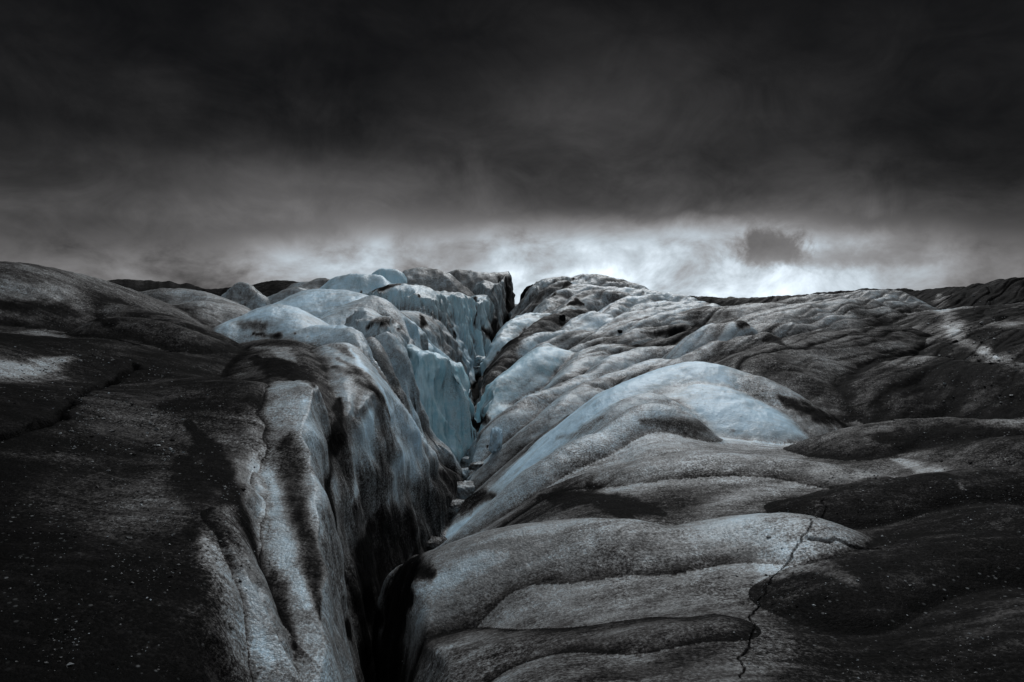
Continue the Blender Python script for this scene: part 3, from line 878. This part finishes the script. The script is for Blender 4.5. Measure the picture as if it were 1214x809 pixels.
def sub_mesh(name, quads, origin):
    used, inv = np.unique(quads, return_inverse=True)
    inv = inv.reshape(-1, 4).astype(np.int32)
    v = V.reshape(-1, 3)[used] - np.asarray(origin, np.float32)
    me = bpy.data.meshes.new(name)
    me.vertices.add(len(v)); me.vertices.foreach_set('co', v.ravel())
    me.loops.add(inv.size); me.loops.foreach_set('vertex_index', inv.ravel())
    me.polygons.add(len(inv))
    me.polygons.foreach_set('loop_start', np.arange(0, inv.size, 4, dtype=np.int32))
    me.update(calc_edges=True)
    me.polygons.foreach_set('use_smooth', np.ones(len(inv), bool))
    for nm, F in (('dirt', DIRT_SHADE), ('blue', BLUE)):
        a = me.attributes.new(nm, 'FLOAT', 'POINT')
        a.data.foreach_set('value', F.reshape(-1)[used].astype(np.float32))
    me.normals_split_custom_set_from_vertices(NRM.reshape(-1, 3)[used])
    me.materials.append(ICE)
    o = bpy.data.objects.new(name, me)
    o.location = origin
    COL.objects.link(o)
    return o

KEYS = [r['key'] for r in RID] + [r['key'] for r in MESA]
# what each form is called: key -> (name, category, label, group)
FORMS = {
 'skyline_ridge': ('ice_ridge', 'ice ridge', 'long smooth dark grey ice ridge sloping down along the skyline at the far left edge', None),
 'brown_fold': ('ice_fold', 'ice fold', 'long brownish ash-stained ice fold on the left plateau just below the far left ridge', None),
 'long_lobe': ('ice_hummock', 'ice hummock', 'low elongated grey-brown hummock lying just under the skyline right of the far left ridge', 'ice hummocks on the left plateau'),
 'round_lobe': ('ice_hummock', 'ice hummock', 'rounded dusty grey hummock with dark right edge, left of the pale block-shaped hummock', 'ice hummocks on the left plateau'),
 'pale_block': ('ice_hummock', 'ice hummock', 'pale block-shaped hummock with a steep dirty front standing alone on the dark left plateau', 'ice hummocks on the left plateau'),
 'back_hummock': ('ice_hummock', 'ice hummock', 'broad pale bluish hummock behind the pale block-shaped one, below the blue slab on the skyline', 'ice hummocks on the left plateau'),
 'low_front_lobe': ('ice_hummock', 'ice hummock', 'low ash-covered swell on the rim in front of the pale block-shaped hummock', 'ice hummocks on the left plateau'),
 'spur': ('ice_spur', 'ice spur', 'pale flat-topped ice spur running from the left rim down to the crevasse floor', None),
 'chunk_a': ('ice_block', 'ice block', 'small grey chunk of ice on the dark flat below the left skyline', 'ice blocks along the skyline'),
 'chunk_b': ('ice_block', 'ice block', 'narrow slanting pale chunk of ice on the dark flat behind the broad bluish hummock', 'ice blocks along the skyline'),
 'grey_back': ('ice_block', 'ice block', 'grey low block on the skyline immediately left of the blue slab', 'ice blocks along the skyline'),
 'blue_slab': ('ice_block', 'ice block', 'low wide pale blue slab of ice on the skyline left of the upright blue block', 'ice blocks along the skyline'),
 'blue_block': ('ice_block', 'ice block', 'upright squarish light blue block on the skyline above the left wall', 'ice blocks along the skyline'),
 'crown_block': ('ice_block', 'ice block', 'dirty grey rounded block on the skyline just right of the upright blue block', 'ice blocks along the skyline'),
 'skyline_block': ('ice_block', 'ice block', 'long dirty grey block forming the highest skyline left of the notch', 'ice blocks along the skyline'),
 'shoulder': ('ice_hummock', 'ice hummock', 'rounded grey-white shoulder of ice with dark band under it, above the blue wall', 'ice hummocks on the left plateau'),
 'grey_lobe': ('ice_rib', 'ice rib', 'pointed dirty grey rib between the pale spur and the blue crevasse wall', None),
 'grey_knob': ('ice_lump', 'ice lump', 'small dark grey knob of ice tucked behind the top of the pale spur', None),
 'blue_wall': ('ice_wall', 'ice wall', 'bright blue block of crevasse wall behind the spur, dark hollow at its foot', None),
 'fin_a': ('ice_pillar', 'ice pillar', 'tall blue-white pillar directly above the blue block, nearest of the far wall pillars', 'pillars of the far crevasse wall'),
 'fin_b': ('ice_pillar', 'ice pillar', 'light blue pillar of the far left wall, second from the blue block', 'pillars of the far crevasse wall'),
 'fin_c': ('ice_pillar', 'ice pillar', 'streaked grey-blue pillar with a dark opening painted in low down, third along the far left wall', 'pillars of the far crevasse wall'),
 'fin_d': ('ice_pillar', 'ice pillar', 'grey pillar rising behind the streaked one, fourth along the far left wall', 'pillars of the far crevasse wall'),
 'fin_e': ('ice_pillar', 'ice pillar', 'narrow dirty grey pillar, next to last before the skyline notch', 'pillars of the far crevasse wall'),
 'fin_f': ('ice_pillar', 'ice pillar', 'narrowest and farthest wall pillar, its edge against the sky in the notch', 'pillars of the far crevasse wall'),
 'fold_a': ('ice_fold', 'ice fold', 'long ice fold with thin pale crest dropping straight down the near left wall', None),
 'fold_b': ('ice_fold', 'ice fold', 'pale speckled ice fold left of the thin-crested one on the near left wall', None),
 'fold_c': ('ice_fold', 'ice fold', 'dim speckled ice fold bordering the black left foreground, leftmost on the near wall', None),
 'fold_d': ('ice_fold', 'ice fold', 'wide pale grey ice fold with dark streak, between thin-crested fold and spur', None),
 'front_slab': ('ice_slab', 'ice slab', 'big speckled grey slab of foreground ice, its left end dropping into the crevasse', None),
 'hollow_ridge': ('ice_ridge', 'ice ridge', 'light-edged ice ridge curving from the pale hummock into the crevasse above a dark hollow', None),
 'broad_lobe': ('ice_lobe', 'ice lobe', 'broad speckled brown-grey lobe between the pale hummock and the foreground slab', None),
 'pale_hummock': ('ice_hummock', 'ice hummock', 'largest and whitest hummock, frosted pale blue on top, right of the crevasse', 'ice hummocks on the right slope'),
 'pale_knob': ('ice_hummock', 'ice hummock', 'small rounded hummock leaning on the left front of the largest pale hummock', 'ice hummocks on the right slope'),
 'second_hummock': ('ice_hummock', 'ice hummock', 'smaller pale-topped hummock behind and right of the largest pale hummock', 'ice hummocks on the right slope'),
 'log_upper': ('ice_lobe', 'ice lobe', 'short log-shaped ice lobe with a blunt dark right end, the upper of two', 'log-shaped ice lobes on the right slope'),
 'log_lower': ('ice_lobe', 'ice lobe', 'longer log-shaped ice lobe, blunt dark right end, directly behind the largest pale hummock', 'log-shaped ice lobes on the right slope'),
 'tongue': ('ice_lobe', 'ice lobe', 'long smooth grey ice tongue along the right skyline with a rounded left end', None),
 'tongue_front': ('ice_lobe', 'ice lobe', 'low grey ice tongue in front of the long skyline tongue, above the log-shaped lobes', None),
 'dark_mound': ('ash_mound', 'ash mound', 'dark ash-covered mound under the pale gravel trail on the right', None),
 'dark_mound_low': ('ash_mound', 'ash mound', 'low ash-black mound at the right edge, level with the foot of the pale hummock', None),
 'dark_bank': ('ash_mound', 'ash mound', 'black ash bank at the right edge behind the dark foreground', None),
 'lobe_a': ('ice_lobe', 'ice lobe', 'long slanting pale lobe running down to the crevasse just below the blue mound', None),
 'lobe_b': ('ice_lobe', 'ice lobe', 'long slanting grey lobe directly left of the largest pale hummock', None),
 'lobe_c': ('ice_lobe', 'ice lobe', 'dark dirty lobe between the light-edged ridge and the slanting grey lobe', None),
 'blue_mound': ('ice_mound', 'ice mound', 'smooth glowing pale blue mound on the right bank of the crevasse', None),
 'lip_blue': ('ice_mound', 'ice mound', 'small pale blue lip of ice on the right bank below the skyline notch', None),
 'dirty_rib': ('ice_rib', 'ice rib', 'thin dark dirty rib running down the right bank beside the small blue lip', None),
 'dark_head': ('ice_block', 'ice block', 'black ash-covered block forming the right side of the skyline notch', None),
 'head_top': ('ice_mound', 'ice mound', 'rounded layered grey top of the right skyline, highest point right of the notch', None),
}
SAME = {'brown_fold_low': 'brown_fold', 'back_hummock_right': 'back_hummock', 'front_step': 'front_slab'}
key_of = {}
order = []
for k in KEYS:
    kk = SAME.get(k, k)
    if kk in FORMS and kk not in order: order.append(kk)
lookup = np.full(len(KEYS) + 1, -1)
for i, k in enumerate(KEYS):
    kk = SAME.get(k, k)
    if kk in FORMS: lookup[i] = order.index(kk)
qo = np.sort(OWN.reshape(-1)[QUADS], axis=1)[:, 1]
cen_r = DIST.reshape(-1)[QUADS[:, 0]]
form = np.where(qo >= 0, lookup[qo], -1)
form[cen_r > 70] = -1
bed = ((Z - FZ < .5) & (np.abs(SIDE) < 1.2) & (DIST < 55)).reshape(-1)[QUADS[:, 0]]
form[bed & (form < 0)] = -2
left_bank = (SIDE < 0).reshape(-1)[QUADS[:, 0]]
o = sub_mesh('glacier_terrain', QUADS[form == -1], (0, 0, 0)); o['kind'] = 'structure'
o['label'] = 'ash-covered glacier surface on both sides of the crevasse'; o['category'] = 'glacier'
if (form == -2).any():
    o = sub_mesh('crevasse_floor', QUADS[form == -2], (0, 0, 0)); o['kind'] = 'structure'
    o['label'] = 'black wet ash floor of the crevasse'; o['category'] = 'ground'
for i, k in enumerate(order):
    sel = QUADS[form == i]
    if len(sel) < 20: continue
    nm, cat, lab, grp = FORMS[k]
    pts = V.reshape(-1, 3)[sel[:, 0]]
    o = sub_mesh(nm, sel, (float(pts[:, 0].mean()), float(pts[:, 1].mean()), float(pts[:, 2].min())))
    o['label'] = lab; o['category'] = cat
    if grp: o['group'] = grp

# ----------------------------------------------------------------------------------------------
# loose pieces: fallen ice in the crevasse, stones, gravel
# ----------------------------------------------------------------------------------------------
import bmesh
RNG = np.random.default_rng(7)


def boulder(name, label, cat, px, py, wpx, hpx, dirt, blue, lean=0.0, group=None, seed=1, sink=.2, boxy=.5, deep=None, floor=None):
    if floor is not None:
        y = floor; x = float(np.interp(y, fl[:, 1], fl[:, 0])) + px
        c = np.array([x, y, bilinear(V[..., 2], x, y)])
        for off in np.arange(-.7, .75, .05):   # the lowest spot across the slot
            zz = bilinear(V[..., 2], x - px + off, y)
            if zz < c[2] - .02: c = np.array([x - px + off, y, zz])
        s = 1.0
    else:
        c = hit(px, py + hpx * .5); s = c[1] / FPX
    W, H = wpx * s, hpx * s
    D = W * .8 if deep is None else deep * s
    bm = bmesh.new()
    bmesh.ops.create_icosphere(bm, subdivisions=5, radius=1.0)
    co = np.array([v.co[:] for v in bm.verts])
    m = np.abs(co).max(1, keepdims=True)
    co = co * (1 - boxy) + boxy * co / m * .8
    a, b = co[:, 0] * 1.3 + seed * 7.1, co[:, 1] * 1.1 + co[:, 2] * 1.2 + seed * 3.7
    co *= (1 + .22 * fbm(a, b, 4, seed) + .05 * fbm(a * 6, b * 6, 3, seed + 5))[:, None]
    co *= np.array([W / 2, D / 2, H / 2])
    for v, q in zip(bm.verts, co): v.co = Vector(q)
    me = bpy.data.meshes.new(name)
    bm.to_mesh(me); bm.free()
    me.polygons.foreach_set('use_smooth', np.ones(len(me.polygons), bool))
    n = len(me.vertices)
    up = co[:, 2] / (H / 2)
    for nm, val in (('dirt', np.clip(dirt + .25 * fbm(co[:, 0] / W * 3 + seed, co[:, 2] / H * 3, 3, seed + 9), 0, 1)), ('blue', np.full(n, blue))):
        at = me.attributes.new(nm, 'FLOAT', 'POINT')
        at.data.foreach_set('value', val.astype(np.float32))
    me.materials.append(ICE)
    o = bpy.data.objects.new(name, me)
    o.location = (c[0], c[1] + D * .3, c[2] + H * (.5 - sink))
    o.rotation_euler = (0, lean, seed * .7)
    COL.objects.link(o)
    o['label'] = label; o['category'] = cat
    if group: o['group'] = group
    return o

FALL = 'fallen ice in the crevasse'
boulder('ice_boulder', 'round blue-grey boulder of ice wedged in the slot under the far wall pillars', 'ice boulder', 566, 427, 22, 13, .28, .6, 0, FALL, 1)
boulder('ice_boulder', 'smaller blue-grey boulder just under the round one wedged in the far slot', 'ice boulder', 564, 440, 17, 12, .38, .5, .2, FALL, 2)
boulder('ice_boulder', 'pale upright chunk of fallen ice on the crevasse floor', 'ice boulder', 557, 538, 11, 17, .28, .1, -.15, FALL, 3)
boulder('ice_boulder', 'flat dirty slab of fallen ice beside the pale upright chunk', 'ice boulder', 566, 552, 22, 9, .55, .1, .1, FALL, 4)
RUB = [(-.10, 8.0, .34, .30, .82), (.02, 9.0, .5, .30, .75), (-.2, 9.9, .46, .26, .7), (.05, 10.9, .55, .32, .7), (-.12, 12.2, .55, .3, .6), (.1, 13.6, .6, .5, .4), (-.1, 15.2, .55, .5, .35), (.1, 17.2, .6, .55, .4)]
WHERE = ['nearest the bottom edge, half lost in the dark', 'second up from the bottom edge', 'third up from the bottom edge', 'the broad one beside the foot of the spur',
         'just behind the foot of the spur', 'below the upright ice tooth', 'under the blue wall', 'farthest, at the foot of the blue wall']
for n_, ((dx_, y_, w_, h_, d_), t_) in enumerate(zip(RUB, WHERE)):
    boulder('ice_boulder', 'dirty ice boulder on the crevasse floor, ' + t_, 'ice boulder', dx_, 0, w_, h_, d_, .1, .1 * (n_ % 3 - 1), FALL, 20 + n_, floor=y_, sink=.15)
boulder('ice_tooth', 'upright tooth of pale ice leaning on the right bank beside the crevasse floor', 'ice tooth', 588, 520, 17, 34, .08, .05, .12, None, 9, sink=.1)
boulder('stone', 'dark rounded stone resting on the pale ribs of the upper right slope', 'stone', 667, 378, 10, 8, .97, 0, .3, None, 11)
boulder('stone', 'tiny dark stone sitting in a groove of the right slope below the larger stone', 'stone', 735, 394, 6, 5, 1.0, 0, 0, None, 12)


def gravel():
    areas = [  # picture area, number, size in metres
        (60, 220, 420, 540, 1500, .012), (120, 330, 440, 700, 1600, .008), (0, 200, 520, 800, 1500, .006), (0, 120, 380, 480, 500, .012),
        (870, 1214, 600, 809, 1900, .006), (960, 1214, 480, 620, 1300, .010), (1105, 1190, 350, 430, 500, .03), (1050, 1214, 420, 480, 500, .02),
        (480, 900, 640, 800, 900, .005)]
    base = np.array([[1, 0, 0], [-1, 0, 0], [0, 1, 0], [0, -1, 0], [0, 0, 1], [0, 0, -1]], float)
    tri = np.array([[0, 2, 4], [2, 1, 4], [1, 3, 4], [3, 0, 4], [2, 0, 5], [1, 2, 5], [3, 1, 5], [0, 3, 5]])
    vs, fs, tone = [], [], []
    for x0, x1, y0, y1, n, size in areas:
        cx, cy = RNG.uniform(x0, x1, 14), RNG.uniform(y0, y1, 14)
        for i in range(int(n * .6)):
            if RNG.random() < .6:
                j = RNG.integers(14)
                px, py = cx[j] + RNG.normal() * (x1 - x0) * .07, cy[j] + RNG.normal() * (y1 - y0) * .05
            else:
                px, py = RNG.uniform(x0, x1), RNG.uniform(y0, y1)
            p = hit(px, py)
            if p[1] > 40: continue
            sz = size * math.exp(RNG.normal() * .5) * .5
            A = RNG.normal(size=(3, 3)); q, _ = np.linalg.qr(A)
            v = (base * (1 + .35 * RNG.normal(size=(6, 1)))) @ q * sz * np.array([1.2, 1, .7])
            fs.append(tri + len(vs) * 6); vs.append(v + p + [0, 0, sz * .2])
            tone.append(np.full(6, RNG.choice([.45, .52, .6, .7, .85])))
    v = np.concatenate(vs); f = np.concatenate(fs); tn = np.concatenate(tone)
    me = bpy.data.meshes.new('gravel')
    me.from_pydata(v.tolist(), [], f.tolist())
    a = me.attributes.new('dirt', 'FLOAT', 'POINT'); a.data.foreach_set('value', tn.astype(np.float32))
    a = me.attributes.new('blue', 'FLOAT', 'POINT'); a.data.foreach_set('value', np.zeros(len(tn), np.float32))
    me.materials.append(ICE)
    o = bpy.data.objects.new('gravel', me); COL.objects.link(o)
    o['kind'] = 'stuff'; o['label'] = 'fine gravel and ice grains strewn over the ash'; o['category'] = 'gravel'


gravel()
